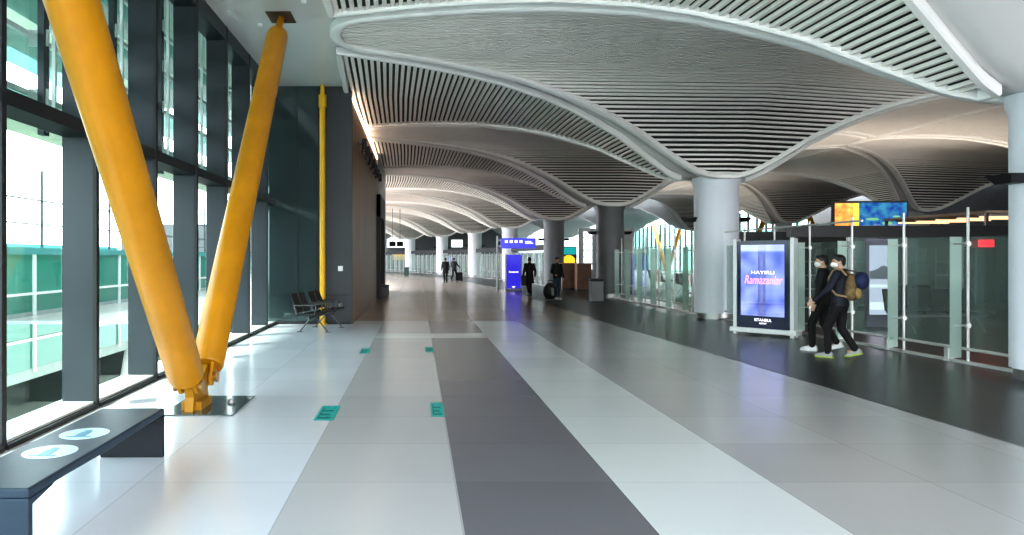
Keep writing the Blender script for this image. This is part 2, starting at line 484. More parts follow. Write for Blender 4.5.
# end wall, wood wall
mb = MB(); mb.box(-2.50, 18.0, 0, -1.65, 18.2, ZFLAT)
tag(mb.build('wall_end', ENDW), kind='structure')
mb = MB(); mb.box(-4.1, 17.98, 0, -2.50, 18.2, ZFLAT)
tag(mb.build('wall_end', ENDG), kind='structure')
mb = MB()
for x in (-3.02, -2.50): mb.box(x-.008, 17.965, 0, x+.008, 17.99, ZFLAT)
for z in (.72,): mb.box(-4.0, 17.965, z, -1.68, 17.995, z+.015)
mb.box(-3.6, 17.95, 0, -1.69, 18.0, .06)
tag(mb.build('trim_2', FRAME), kind='structure')
mb = MB(); 
for i in range(9):
    a = 18.2 + i*1.178; mb.box(-1.84, a+.004, 0, -1.65, a+1.174, 5.62)
mb.box(-1.84, 18.2, 0, -1.66, 28.8, 5.60)
tag(mb.build('wall_wood', WOOD), kind='structure')
mb = MB(); mb.box(-1.72, 18.05, 5.60, -1.61, 28.8, 5.68)
tag(mb.build('trim_3', emis('cove light', (1.0,.76,.55), 3.5)), kind='structure')
mb = MB(); mb.box(-1.84, 18.2, 5.70, -1.70, 28.8, ZFLAT); tag(mb.build('trim_4', WHITE), kind='structure')
d1 = structure('door_1', (-1.60, 28.8, 0))
m = MB(); m.box(-.22, 0, 0, .10, .25, 4.2); m.box(-.22, 3.6, 0, .10, 3.85, 4.2); m.box(-.22, 0, 3.3, .10, 3.85, 4.2); m.build('door_frame', FRAME, d1)
m = MB(); m.box(-.20, .25, 0, -.12, 3.6, 3.3); m.build('door_leaf', BLACK, d1)
m = MB(); m.box(-.3, 0, 4.2, 0, 3.85, ZFLAT); m.build('upper_wall', GREYP, d1)
m = MB(); m.box(-2.2, 32.6, 0, -1.62, 36, ZFLAT); tag(m.build('wall_far', GREYP), kind='structure')
m = MB(); m.box(-40,97,0,12,97.3,6.2); tag(m.build('wall_far', mat('dim far wall', (.10,.105,.11), .7)), kind='structure')
for nn, (xa, xb, za, zb) in enumerate(((-4.2,-1.2,3.05,4.5),(4.5,6.0,3.1,4.1))):
    m = MB(); m.box(xa, 96.9, za, xb, 96.98, zb); tag(m.build('window_%d' % (40+nn), emis('bright strip window', (.85,.95,1.0), 1.0)), kind='structure')
for (xa, xb, za, zb, cc, lab) in ((-3.4,-1.6,1.4,2.1,(.75,.45,.05),'yellow poster on the far end wall, seen through the farthest glass'),(3.0,4.6,1.0,1.9,(.25,.30,.85),'blue white poster on the far end wall, between the far columns')):
    m = MB(); m.box(xa, 96.9, za, xb, 97.0, zb); tag(m.build('wall_poster', mat('poster '+lab[:4], cc, .5, emit=cc, estr=.6)), lab, 'poster')

# spotlights on the wood wall
for i in range(7):
    y = 19.6 + i*1.35
    t = thing('spotlight', 'small black spotlight on the brown wood wall, %s from the wall corner' % ORD[i], 'spotlight', (-1.62, y, 4.75), 0, 'black spotlights on the wood wall')
    m = MB(); m.box(-.03, -.05, -.05, .02, .05, .05); m.tube((0,0,0),(.16,0,.0),.018); m.build('arm', BLACK, t)
    m = MB(); m.tube((.16,0,.14),(.16,0,-.16),.06,.065,16); m.build('lamp_housing', BLACK, t, smooth='auto')

# wall plates
for (px, py, w, h, lab) in ((340.5, 268.5, .12, .13, 'small white control box high on the dark end wall'), (340.5, 305, .11, .09, 'small grey socket plate low on the dark end wall')):
    t = MB(); Y = 17.99; x = pxX(px, Y); z = pyZ(py, Y); t.box(x-w/2, Y-.04, z-h/2, x+w/2, Y+.01, z+h/2)
    o = t.build('wall_box', WHITE if py < 290 else GREYP, bevel=.01); tag(o, lab, 'wall box')

# ---------------------------------------------------------------- columns
for n in range(0, 8):
    c = MAPP(0, n, 0); r = .58
    t = thing('round_column', 'pale round column with a metal foot ring, %s along the glass barrier' % ORD[n], 'column', tuple(c), 0, 'round columns along the concourse')
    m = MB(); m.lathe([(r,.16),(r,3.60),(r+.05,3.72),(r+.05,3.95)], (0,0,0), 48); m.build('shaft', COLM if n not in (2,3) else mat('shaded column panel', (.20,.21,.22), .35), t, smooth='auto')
    m = MB(); m.lathe([(r-.05,0),(r-.05,.17)], (0,0,0), 48); m.build('foot_ring', STEEL, t, smooth='auto')
    for s in (-1, 1):
        xa, xb = sorted((s*.50, s*.70)); m = MB(); m.box(xa, -.05, 2.66, xb, .05, 2.74)
        u = m.build('uplight', BLACK, t)
        xa, xb = sorted((s*.62, s*.82)); ya, yb = sorted((s*.60, s*.90)); m = MB()
        m.hexa([(xa,-.14,2.64),(xb,-.14,2.64),(xb,.14,2.64),(xa,.14,2.64)], [(ya,-.22,2.76),(yb,-.22,2.76),(yb,.22,2.76),(ya,.22,2.76)]); m.build('lamp_head', BLACK, u)
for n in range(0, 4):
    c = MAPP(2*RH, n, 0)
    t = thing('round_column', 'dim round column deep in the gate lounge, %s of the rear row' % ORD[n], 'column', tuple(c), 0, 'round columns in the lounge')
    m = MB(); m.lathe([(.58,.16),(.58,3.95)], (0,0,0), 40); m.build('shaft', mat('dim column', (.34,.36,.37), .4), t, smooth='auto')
    m = MB(); m.lathe([(.54,0),(.54,.17)], (0,0,0), 40); m.build('foot_ring', STEEL, t, smooth='auto')

# ---------------------------------------------------------------- yellow V columns
def vcolumn(x, y, label, ztop=ZFLAT, plate=True):
    t = thing('v_shaped_column', label, 'column', (x, y, 0), 0)
    sl = .80
    for s in (-1, 1):
        p0 = Vector((0, s*(.13+sl*.30), .40)); z1 = ztop - .38; p1 = Vector((0, s*(.13+sl*z1), z1))
        dn = (p1-p0).normalized(); r = .186
        m = MB()
        q = dn.to_track_quat('Z', 'Y').to_matrix()
        Ln = (p1-p0).length
        m.lathe([(.10,-.0),(r*.93,.0),(r,.03),(r,Ln-.12),(r*.93,Ln-.03),(r*.80,Ln)], p0, 40, q)
        pp = m.build('pipe', YELLOW, t, smooth='auto')
        side = Vector((1,0,0)); up = dn; fw = side.cross(up)
        M = Matrix((( side.x, up.x, fw.x, 0),(side.y, up.y, fw.y, 0),(side.z, up.z, fw.z, 0),(0,0,0,1)))
        for sx in (-.085, .085):     # clevis plates at the foot
            m = MB()
            a = p0 + dn*.12; b = p0 - dn*.20
            wv = fw*.115
            vs = [a+wv, a-wv, p0-wv*.8, b-wv*.55, b-dn*.05, b+wv*.55, p0+wv*.8]
            m.add([v_+side*(sx-.018) for v_ in vs] + [v_+side*(sx+.018) for v_ in vs],
                  [tuple(range(6,-1,-1)), tuple(range(7,14))] + [(i,(i+1)%7,7+(i+1)%7,7+i) for i in range(7)])
            m.build('clevis_plate', YELLOW, pp)
        c = p0 - dn*.14
        m = MB(); m.tube(c-side*.14, c+side*.14, .038, n=16); m.tube(c-side*.155, c-side*.13, .06, n=16); m.tube(c+side*.13, c+side*.155, .06, n=16); m.build('pin', mat('pin steel', (.45,.26,.10), .35, metal=.5), pp)
        e = p1 + dn*.62; e.z = min(e.z, ztop+.05)
        m = MB(); m.tube(p1-dn*.02, p1+dn*.50, .07, .06, 16); m.box(-.02,-.10,0,.02,.10,.42, Matrix.Translation(p1)@M.to_3x3().to_4x4()@Matrix(((1,0,0,0),(0,0,1,0),(0,-1,0,0),(0,0,0,1)))) ; m.build('top_neck', YELLOW, pp)
        m = MB(); hc = p1 + dn*.46
        m.box(hc.x-.22, hc.y-.30, ztop-.012, hc.x+.22, hc.y+.30, ztop+.0); m.build('ceiling_opening', mat('rusty recess', (.10,.05,.025), .7), t)
    m = MB(); m.prism([(-.30,0),(.30,0),(.26,.16),(.36,.40),(.24,.44),(.0,.30),(-.24,.44),(-.36,.40),(-.26,.16)], -.045, .045, 'x'); m.build('gusset', mat('amber paint', (.40,.185,.003), .45), t)
    m = MB(); m.box(-.11,-.20,.0,.11,.20,.10); m.build('foot_block', mat('amber paint', (.40,.185,.003), .45), t, bevel=.01)
    if plate:
        m = MB(); m.box(-.26,-.42,.004,.50,.62,.012); m.build('floor_plate', mat('grey green plate', (.11,.15,.14), .12, metal=.4), t)
        m = MB(); m.tube((.32,.22,.012),(.32,.22,.05),.05,.035,14); m.build('bolt_cap', STEEL, t)
    return t
vcolumn(-2.44, 7.95, 'big yellow V-shaped steel column standing by the left window wall')
for k, (y, nm) in enumerate(((46, 'nearer'), (60, 'middle'), (78, 'farther'))):
    vcolumn(27.0, y, 'yellow V-shaped steel column far across the lounge, %s of three seen through the glass' % nm, ztop=5.9, plate=False)
t = thing('yellow_pole', 'slim yellow vertical pole in front of the dark end wall', 'pole', (pxX(322.5, 17.84), 17.84, 0))
m = MB(); m.tube((0,0,.02),(0,0,ZFLAT-.25),.074,n=24); m.build('shaft', mat('bright yellow paint', (.70,.40,.008), .35), t, smooth='auto')
m = MB(); m.tube((0,0,ZFLAT-.55),(0,0,ZFLAT-.25),.10,.10,24); m.tube((0,0,ZFLAT-.25),(0,0,ZFLAT),.055,n=16); m.build('top_neck', MATS['bright yellow paint'], t, smooth='auto')
m = MB(); m.tube((0,0,0),(0,0,.03),.12,n=24); m.build('foot_plate', MATS['bright yellow paint'], t, smooth='auto')

# ---------------------------------------------------------------- bench
t = thing('bench', 'low blue-grey metal bench with two round stickers by the window', 'bench', (-2.37, 3.9, 0))
m = MB(); W = .26; L = 2.1
m.prism([(0,.40),(L,.40),(L,.345),(L*.80,.345),(L*.5,.335),(L*.2,.345),(0,.345)], -W, W, 'x'); m.build('seat', BENCH, t, bevel=.012)
m = MB(); m.prism([(0,0),(.05,0),(.05,.30),(.30,.345),(0,.345)], -W, W, 'x'); m.build('leg', BENCH, t, bevel=.008)
m = MB(); m.prism([(L,0),(L-.05,0),(L-.05,.30),(L-.30,.345),(L,.345)], -W, W, 'x'); m.build('leg', BENCHD, t, bevel=.008)
for (yy) in (.74, 1.22):
    m = MB(); m.tube((0.0,yy,.399),(0.0,yy,.404),.165,n=40); o = m.build('round_sticker', BLUESTK, t)
    tag(o, 'pale blue round distancing sticker')
    m = MB()
    m.tube((-.0,yy+.06,.404),(.0,yy+.06,.406),.028,n=16); m.box(-.035,yy-.09,.404,.035,yy+.03,.406); m.box(-.085,yy-.11,.404,.085,yy-.09,.406)
    m.build('sticker_symbol', mat('sticker blue', (.10,.30,.42), .4), o)

# ---------------------------------------------------------------- floor stickers
for i, (px, py, w, lab) in enumerate(((327.5, 413, .20, 'teal floor sticker at the left edge of the grey strip, nearer one'), (437, 409.5, .135, 'teal floor sticker at the dark strip, nearer one'),
                       (365, 351, .16, 'small teal floor sticker at the left edge of the grey strip, farther one'), (429.5, 349.5, .15, 'small teal floor sticker at the dark strip, farther one'))):
    Y = CAMZ*F/(py-CY); x = pxX(px, Y)
    t = thing('floor_sticker', lab, 'sticker', (x, Y, .002), 0, 'teal floor stickers')
    m = MB(); m.box(-w/2, -.36, 0, w/2, .36, .002); m.build('sheet', TEALSTK, t)
    m = MB()
    m.prism([(-w*.36,-.28),(w*.30,-.28),(w*.30,-.22),(-w*.30,-.22),(-w*.30,-.12),(w*.20,-.12),(w*.20,-.06),(-w*.30,-.06),(-w*.30,.06),(w*.28,.06),(w*.28,.12),(-w*.30,.12),(-w*.30,.26),(-w*.36,.26)], .002, .003, 'z')
    m.build('print', mat('dark teal print', (.005,.12,.12), .5), t)

# ---------------------------------------------------------------- airport seats by the end wall
def seat_row(x, y, rz):
    t = thing('seat_row', 'black airport seat row on steel legs by the yellow pole', 'seat', (x, y, 0), rz)
    ys = (-.80, -.34, .34, .80)
    m = MB(); m.box(-.04, -1.0, .33, .04, 1.0, .39); m.build('beam', DKSTEEL, t)
    for s in (-.57, .57):
        m = MB()
        m.path([(.32,s,.02),(.05,s,.34),(-.05,s,.34),(-.32,s,.02)], .017); m.box(.27,s-.03,0,.38,s+.03,.02); m.box(-.38,s-.03,0,-.27,s+.03,.02)
        m.build('leg', DKSTEEL, t)
    for yy in ys:
        m = MB(); m.hexa([(-.20,yy-.21,.40),(.27,yy-.21,.43),(.27,yy+.21,.43),(-.20,yy+.21,.40)], [(-.20,yy-.21,.43),(.27,yy-.21,.46),(.27,yy+.21,.46),(-.20,yy+.21,.43)]); m.build('seat', BLACK, t, bevel=.01)
        m = MB(); m.hexa([(-.25,yy-.21,.46),(-.215,yy-.21,.46),(-.215,yy+.21,.46),(-.25,yy+.21,.46)], [(-.40,yy-.20,.86),(-.375,yy-.20,.87),(-.375,yy+.20,.87),(-.40,yy+.20,.86)]); bk = m.build('backrest', BLACK, t, bevel=.01)
        for s2 in (-1, 1):
            m = MB(); m.path([(-.23,yy+s2*.215,.45),(-.39,yy+s2*.205,.87)], .009, n=6); m.build('back_frame', DKSTEEL, bk)
    for yy in (-1.03, -.57, -.11, .11, .57, 1.03):
        m = MB(); m.path([(-.24,yy,.42),(-.30,yy,.62),(.20,yy,.62),(.16,yy,.41)], .013); m.box(-.29,yy-.02,.615,.20,yy+.02,.635); m.build('armrest', DKSTEEL, t)
    return t
seat_row(-2.22, 16.55, -.17)

# ---------------------------------------------------------------- glass barriers
def barrier(n, label):
    root = thing('glass_barrier', label, 'barrier', tuple(MAPP(0, n+.5, 0)), 0, 'glass barriers between the columns')
    inv = Vector(root.location)
    seg = 6; lo, hi = .065, .94
    lc = lambda d, v, z: MAPP(d, v, z) - inv
    for k in range(seg):
        v = n + .158 + .137*k; v2 = v + (.125 if k < 5 else .09); dv = .012/PITCH
        def slab(d0, d1, va, vb, z0, z1):
            mm = MB(); mm.hexa([lc(d0,va,z0),lc(d1,va,z0),lc(d1,vb,z0),lc(d0,vb,z0)], [lc(d0,va,z1),lc(d1,va,z1),lc(d1,vb,z1),lc(d0,vb,z1)]); return mm
        hp = 2.44 if n < 3 else 2.1
        m = MB(); m.tube(lc(0,v,0), lc(0,v,hp), .022, n=10); po = m.build('post', RAIL, root, smooth='auto')
        for z in (1.87, .60):
            m = MB(); m.tube(lc(-.24,v,z), lc(.06,v,z), .016, n=8); m.tube(lc(.0,v-2.2*dv,z), lc(.0,v+2.2*dv,z), .04, n=12); m.build('clamp', RAIL, po)
        slab(-.29, -.11, v-dv*.5, v+dv*.5, .10, 1.98).build('glass_fin', FINGL if n < 2 else FARFIN, root)
        slab(-.02, -.008, v+dv*4, v2+.02/PITCH, .26, 1.98).build('pane', BARGL, root)
        slab(-.09, .02, v+.30/PITCH, v+.38/PITCH, 0, .22).build('foot', RAIL, root)
    m = MB(); m.tube(lc(0,n+.075,0), lc(0,n+.075,2.02), .03, n=10); m.build('post', RAIL, root, smooth='auto')
    m = MB(); m.hexa([lc(-.02,n+.08,.26),lc(-.008,n+.08,.26),lc(-.008,n+.150,.26),lc(-.02,n+.150,.26)],[lc(-.02,n+.08,1.98),lc(-.008,n+.08,1.98),lc(-.008,n+.150,1.98),lc(-.02,n+.150,1.98)]); m.build('pane', BARGL, root)
    m = MB()
    for i in range(12):
        va = n+lo+(hi-lo)*i/12; vb = n+lo+(hi-lo)*(i+1)/12
        m.tube(lc(-.04,va,.235), lc(-.04,vb,.235), .026, n=8)
    m.build('base_rail', RAIL, root, smooth='auto')
    m = MB()
    for i in range(12):
        va = n+lo+(hi-lo)*i/12; vb = n+lo+(hi-lo)*(i+1)/12
        m.hexa([lc(-.07,va,.0),lc(.0,va,.0),lc(.0,vb,.0),lc(-.07,vb,.0)], [lc(-.07,va,.05),lc(.0,va,.05),lc(.0,vb,.05),lc(-.07,vb,.05)])
    m.build('kerb', RAIL, root)
    if n == 0:
        m = MB(); m.tube(lc(-.02,n+.40,2.36), lc(-.02,n+.95,2.34), .02, n=8); m.build('top_rail', RAIL, root)
    if n >= 3:
        m = MB()
        for i in range(8):
            va = n+.06+.88*i/8; vb = n+.06+.88*(i+1)/8
            m.hexa([lc(-.08,va,2.12),lc(.1,va,2.12),lc(.1,vb,2.12),lc(-.08,vb,2.12)], [lc(-.08,va,2.45),lc(.1,va,2.45),lc(.1,vb,2.45),lc(-.08,vb,2.45)])
        m.build('header', FRAME, root)
for n in (0, 1, 3, 4, 5, 6, 7):
    barrier(n, 'glass barrier on a steel rail between the %s and %s round column' % (ORD[n], ORD[n+1]))

# ---------------------------------------------------------------- digital displays
PURPLE = (.12, .10, .55)
def screen_mat(name, c0, c1, s, scale=2.0):
    m = bpy.data.materials.new(name); m.use_nodes = True; nt = m.node_tree; nt.nodes.clear()
    out = nt.nodes.new('ShaderNodeOutputMaterial'); e = nt.nodes.new('ShaderNodeEmission'); e.inputs['Strength'].default_value = s
    tc = nt.nodes.new('ShaderNodeTexCoord'); nz = nt.nodes.new('ShaderNodeTexNoise'); nz.inputs['Scale'].default_value = scale; nz.inputs['Detail'].default_value = 1
    cr = nt.nodes.new('ShaderNodeValToRGB'); cr.color_ramp.elements[0].position = .35; cr.color_ramp.elements[1].position = .68
    cr.color_ramp.elements[0].color = c0 + (1,); cr.color_ramp.elements[1].color = c1 + (1,)
    nt.links.new(tc.outputs['Object'], nz.inputs['Vector']); nt.links.new(nz.outputs['Fac'], cr.inputs['Fac']); nt.links.new(cr.outputs['Color'], e.inputs['Color'])
    gl = nt.nodes.new('ShaderNodeBsdfGlossy'); gl.inputs['Roughness'].default_value = .03
    mx = nt.nodes.new('ShaderNodeMixShader'); mx.inputs[0].default_value = .10
    nt.links.new(e.outputs[0], mx.inputs[1]); nt.links.new(gl.outputs[0], mx.inputs[2]); nt.links.new(mx.outputs[0], out.inputs['Surface'])
    return m
YK = 15.2
ax, ay = pxX(735, 15.75), 15.75; bx_, by_ = pxX(796, 14.75), 14.75
ang = math.atan2(by_-ay, bx_-ax); wk = math.hypot(bx_-ax, by_-ay)
t = thing('advertising_display', 'tall blue lit advertising display with white frame beside two people', 'display', ((ax+bx_)/2, (ay+by_)/2, 0), ang)
h = wk/2
for s in (-1, 1):
    m = MB(); m.box(s*(h-.04)-.04, -.10, 0, s*(h-.04)+.04, .10, 2.06); m.build('side_post', WHITE, t, bevel=.012)
m = MB(); m.box(-h+.08, -.07, .16, h-.08, .07, 2.02); cab = m.build('cabinet', mat('navy bezel', (.005,.006,.045), .15), t)
m = MB(); m.box(-h-.06, -.13, .06, h+.06, .13, .16); m.build('base_bar', WHITE, t, bevel=.01)
m = MB(); m.box(-h+.17, -.080, .42, h-.20, -.0705, 1.93)
scr = m.build('screen', screen_mat('blue violet screen', (.09,.12,.50), (.34,.42,.92), .85, 2.2), t)
m = MB(); m.box(-.10, -.0825, .43, .06, -.081, 1.92); m.build('screen_band', screen_mat('screen band', (.10,.11,.38), (.15,.18,.50), .9), scr)
RT = lambda x, z, y=-.085: Matrix.Translation((x, y, z)) @ Matrix.Rotation(PI/2, 4, 'X')
CORAL = emis('coral letter', (1.0,.34,.42), 1.3); LETW = emis('white letter', (.9,.9,1.0), 1.3)
text('headline', 'Ramazanlar', .26, CORAL, scr, RT(0, 1.18), shear=.28, width=h*1.25)
text('small_heading', 'HAYIRLI', .10, LETW, scr, RT(0, 1.34), width=h*.75)
text('footer_text', 'ISTANBUL', .085, LETW, cab, RT(0, .335, -.075), width=.36)
text('footer_text', 'AIRPORT', .05, LETW, cab, RT(0, .265, -.075), width=.16)
t = thing('overhead_sign_post', 'slim steel post holding a blue overhead sign, down the concourse', 'sign', (pxX(497.5,35.5), 35.5, 0))
m = MB(); m.tube((0,0,0),(0,0,2.75),.045,n=14); m.build('post', STEEL, t, smooth='auto')
m = MB(); m.box(.16, -.05, 2.12, 1.88, .05, 2.63); sg = m.build('sign_board', mat('blue sign face', (.03,.03,.38), .3, emit=(.06,.06,.75), estr=.55), t)
m = MB(); m.box(-.02,-.02,2.5,.2,.02,2.56); m.box(-.02,-.02,2.2,.2,.02,2.26); m.build('bracket', STEEL, t)
m = MB()
for k in range(4): m.box(.36+k*.24, -.056, 2.40, .50+k*.24, -.051, 2.52)
m.box(1.36,-.056,2.36,1.74,-.051,2.40); m.box(1.36,-.056,2.44,1.66,-.051,2.48); m.build('pictogram', LETW, sg)
t = thing('information_totem', 'narrow blue lit totem under the overhead sign', 'display', (pxX(513.5,36.3), 36.3, 0))
m = MB(); m.box(-.36,-.06,.12,.36,.06,1.82); cb = m.build('cabinet', mat('blue totem', (.01,.01,.20), .25, emit=(.03,.02,.60), estr=.6), t)
for s in (-1,1):
    m = MB(); m.box(s*.39-.03,-.08,0,s*.39+.03,.08,1.84); m.build('side_post', WHITE, t)
m = MB(); m.box(-.44,-.12,.0,.44,.12,.10); m.build('base', WHITE, t)
text('headline', 'Ramazanlar', .14, LETW, cb, RT(0, .95, -.065), shear=.25, width=.5)
m = MB(); m.prism([(-.10,.22),(.10,.22),(.0,.14)], -.066, -.062, 'y'); m.build('arrow_mark', LETW, cb)

# ---------------------------------------------------------------- bins, counters
def bin_(x, y, w, h, lab, m0):
    t = thing('litter_bin', lab, 'bin', (x, y, 0))
    m = MB(); m.box(-w/2,-w/2,.03,w/2,w/2,h-.1); m.build('body', m0, t, bevel=.015)
    m = MB(); m.box(-w/2-.01,-w/2-.01,h-.09,w/2+.01,w/2+.01,h); m.box(-w/2+.02,-w/2+.02,h-.105,w/2-.02,w/2-.02,h-.085); m.build('lid', BLACK, t, bevel=.01)
    m = MB(); m.box(-w/2+.02,-w/2+.02,0,w/2-.02,w/2-.02,.03); m.build('plinth', BLACK, t)
bin_(pxX(596,27.0), 27.0, .46, .88, 'grey litter bin standing left of the shaded column', GREYP)
bin_(pxX(385,31.0), 31.0, .34, .50, 'low dark bin at the end of the wood wall', mat('bin brown', (.05,.04,.035), .4))
bin_(pxX(406.5,66), 66.0, .45, .80, 'small dark green bin by the far end columns', mat('bin green', (.02,.06,.05), .4))
for k, (px, Y, lab) in enumerate(((568, 37.5, 'brown wooden gate counter, left of two past the shaded column'), (583, 36.5, 'brown wooden gate counter, right of two past the shaded column'))):
    t = thing('gate_counter', lab, 'counter', (pxX(px,Y), Y, 0), 0, 'brown gate counters')
    m = MB(); m.box(-.36,-.3,.08,.36,.3,1.34); m.build('body', BROWN, t, bevel=.01)
    m = MB(); m.box(-.40,-.34,1.34,.40,.34,1.39); m.build('counter_top', mat('counter top', (.30,.19,.12), .3), t)
    m = MB(); m.box(-.32,-.26,0,.32,.26,.08); m.build('plinth', BLACK, t)
t = thing('gate_screen', 'yellow and teal lit screen behind the brown gate counters', 'display', (pxX(570,40), 40.6, 0))
m = MB(); m.box(-.5,-.04,1.0,.5,.04,2.3); m.box(-.06,-.03,0,.06,.03,1.0); m.box(-.3,-.2,0,.3,.2,.03); c_ = m.build('cabinet', BLACK, t)
m = MB(); m.box(-.45,-.05,1.85,.45,-.041,2.25); m.build('teal_picture', emis('teal light', (.02,.35,.35), .7), t)
m = MB(); m.ell((.05,-.04,1.5),.36,.02,.32); m.build('yellow_picture', emis('amber light', (1.0,.50,.04), .9), t)

# hanging monitors far left
for s, lab in ((392.5, 'small black monitor hanging at the far end, left of a pair'), (400, 'small black monitor hanging at the far end, right of a pair')):
    Y = 60; x = pxX(s, Y)
    t = thing('hanging_monitor', lab, 'monitor', (x, Y, 0), 0, 'hanging monitors')
    m = MB(); m.box(-.26,-.06,2.62,.26,.06,3.02); m.build('housing', mat('matte black', (.004,.004,.004), .8, spec=.1), t)
    m = MB(); m.tube((0,0,3.02),(0,0,5.9),.02,n=8); m.build('rod', DKSTEEL, t)

# ---------------------------------------------------------------- lounge behind the barrier
def gate_shop():
    t = thing('shop_unit', 'dark glazed shop unit in the lounge behind the barrier', 'shop', (0,0,0))
    DK = mat('shop dark', (.03,.032,.034), .35)
    m = MB(); m.box(11.2, 21.6, 2.28, 21.5, 21.9, 2.62); m.build('fascia', BLACK, t)
    m = MB(); m.box(11.2, 26.6, 0, 21.5, 26.8, 2.62); m.box(21.3, 21.6, 0, 21.5, 26.8, 2.62); m.box(11.2,25.2,0,11.35,26.8,2.62); m.build('back_wall', DK, t)
    for x in (11.3, 13.0, 14.7, 16.4, 18.1, 19.8):
        m = MB(); m.box(x-.04, 21.7, 0, x+.04, 21.8, 2.28); m.build('mullion', STEEL, t)
    for x in (13.04, 14.74, 16.44, 18.14):
        m = MB(); m.box(x, 21.74, .05, x+1.62, 21.76, 2.28); m.build('pane', BARGL, t)
    for k, x in enumerate((13.2, 15.0, 16.8, 18.6)):
        m = MB(); m.box(x, 25.9, 0, x+1.5, 26.5, .1)
        for z in (.5, 1.0, 1.5): m.box(x, 25.9, z, x+1.5, 26.5, z+.04)
        m.box(x, 25.9, 0, x+.05, 26.5, 2.0); m.box(x+1.45, 25.9, 0, x+1.5, 26.5, 2.0); m.build('shelf_unit', GREYP, t)
    m = MB(); m.box(17.3, 21.9, 3.02, 19.5, 26.8, 3.10); m.build('canopy', mat('warm canopy', (.34,.26,.20), .6), t)
    for x in (17.4, 19.4):
        m = MB(); m.box(x-.04, 22.0, 2.62, x+.04, 22.08, 3.02); m.box(x-.04, 26.7, 2.62, x+.04, 26.78, 3.02); m.box(x-.04, 21.9, 2.56, x+.04, 26.8, 2.62); m.build('canopy_post', DKSTEEL, t)
    m = MB(); m.box(16.85, 21.55, 1.98, 17.25, 21.66, 2.20); m.build('red_sign', emis('red led', (1.0,.03,.05), 1.6), t)
    return t
gate_shop()
# warm linear lamps above the shop
for k in range(5):
    t = thing('linear_lamp', 'warm strip lamp over the shop, %s from the front' % ORD[k], 'lamp', (18.4, 22.4+k*.95, 0), 0, 'warm strip lamps over the shop')
    m = MB(); m.box(-.9,-.05,2.90,.9,.05,2.95); m.build('tube', emis('warm lamp', (1.0,.55,.28), 1.2), t)
    m = MB(); m.box(-.95,-.07,2.95,.95,.07,3.02); m.build('housing', GREYP, t)
# coloured billboard
t = thing('billboard_screen', 'large colourful billboard of orange, yellow and blue above the lounge', 'billboard', (pxX(872,26.9), 26.9, 0))
m = MB(); m.box(-1.45,-.02,2.24,1.32,.14,3.78); m.build('cabinet', FRAME, t)
BL = screen_mat('billboard blue', (.015,.07,.36), (.06,.30,.46), .75, 3.5)
pcs = [('orange_area', -1.40, -.72, 2.55, 3.70, screen_mat('billboard orange', (1.0,.22,.07), (.95,.62,.14), .85, 4.0)), ('yellow_area', -.72, -.50, 2.55, 3.70, emis('billboard yellow', (.9,.75,.12), .8)), ('blue_area', -.50, 1.28, 2.3, 3.72, BL)]
for nm, x0, x1, z0, z1, mm in pcs:
    m = MB(); m.box(x0,-.03,z0,x1,-.021,z1); m.build(nm, mm, t)
for (x, z, w, h_) in ((0,3.1,.5,.10),(.55,2.95,.4,.12),(.2,2.7,.6,.06),(.9,3.2,.28,.08)):
    m = MB(); m.ell((x,-.03,z), w/2, .012, h_/2); m.build('green_patch', emis('billboard green', (.25,.6,.35), .6), t)
m = MB(); m.box(-1.40,-.035,2.26,-.1,-.025,2.53)
m.build('footer_band', mat('grey band', (.08,.08,.09), .5), t)
m = MB(); m.box(-1.2,.0,0,-1.1,.1,2.24); m.box(1.0,0,0,1.1,.1,2.24); m.build('leg', DKSTEEL, t)
# glowing lilac panel: window reflection in the glass, built as an object
t = thing('reflection_panel', 'lilac glowing panel behind the glass barrier, standing in for a window reflection', 'poster', (pxX(878,17.2), 17.2, 0), -.1)
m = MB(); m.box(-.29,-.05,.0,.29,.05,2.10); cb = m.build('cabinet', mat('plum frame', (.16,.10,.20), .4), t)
m = MB(); m.box(-.22,-.06,.30,.22,-.051,1.95); m.build('reflection', emis('lilac picture', (.50,.50,.62), 1.2), t)
m = MB(); m.prism([(-.22,1.15),(.22,1.15),(.22,1.42),(.08,1.48),(-.06,1.38),(-.22,1.33)], -.066, -.061, 'y'); m.build('reflected_hill', emis('grey hill', (.15,.15,.19), 1.0), t)
m = MB(); m.box(-.22,-.066,.42,.22,-.061,.60); m.box(-.22,-.066,.95,.22,-.061,1.02); m.build('reflected_strip', emis('pale strip', (.75,.78,.82), 1.2), t)
# dark lounge seats in rows
def lounge_seats(x, y, rz, lab):
    t = thing('lounge_seat_row', lab, 'seat', (x,y,0), rz, 'dark lounge seat rows')
    m = MB(); m.box(-1.1,-.04,.34,1.1,.04,.40); m.build('beam', DKSTEEL, t)
    for s in (-.8,.8):
        m = MB(); m.path([(s,.3,.02),(s,0,.36),(s,-.3,.02)], .02); m.build('leg', STEEL, t)
    for k in range(4):
        xx = -.83+k*.55
        m = MB(); m.box(xx-.24,-.25,.41,xx+.24,.25,.47); m.build('seat', BLACK, t, bevel=.01)
        m = MB(); m.hexa([(xx-.24,.24,.46),(xx+.24,.24,.46),(xx+.24,.29,.46),(xx-.24,.29,.46)],[(xx-.23,.36,.95),(xx+.23,.36,.95),(xx+.23,.40,.95),(xx-.23,.40,.95)]); m.build('backrest', BLACK, t, bevel=.01)
for k, (x, y, rz, lab) in enumerate(((11.6, 16.0, .05, 'dark seat row in the lounge, nearest behind the barrier'), (12.2, 18.2, .05, 'dark seat row in the lounge, in front of the shop'),
        (12.5, 33.0, 1.6, 'dark seat row in the lounge past the second column, nearer'), (13.5, 40.0, 1.6, 'dark seat row in the lounge past the second column, farther'))):
    lounge_seats(x, y, rz, lab)
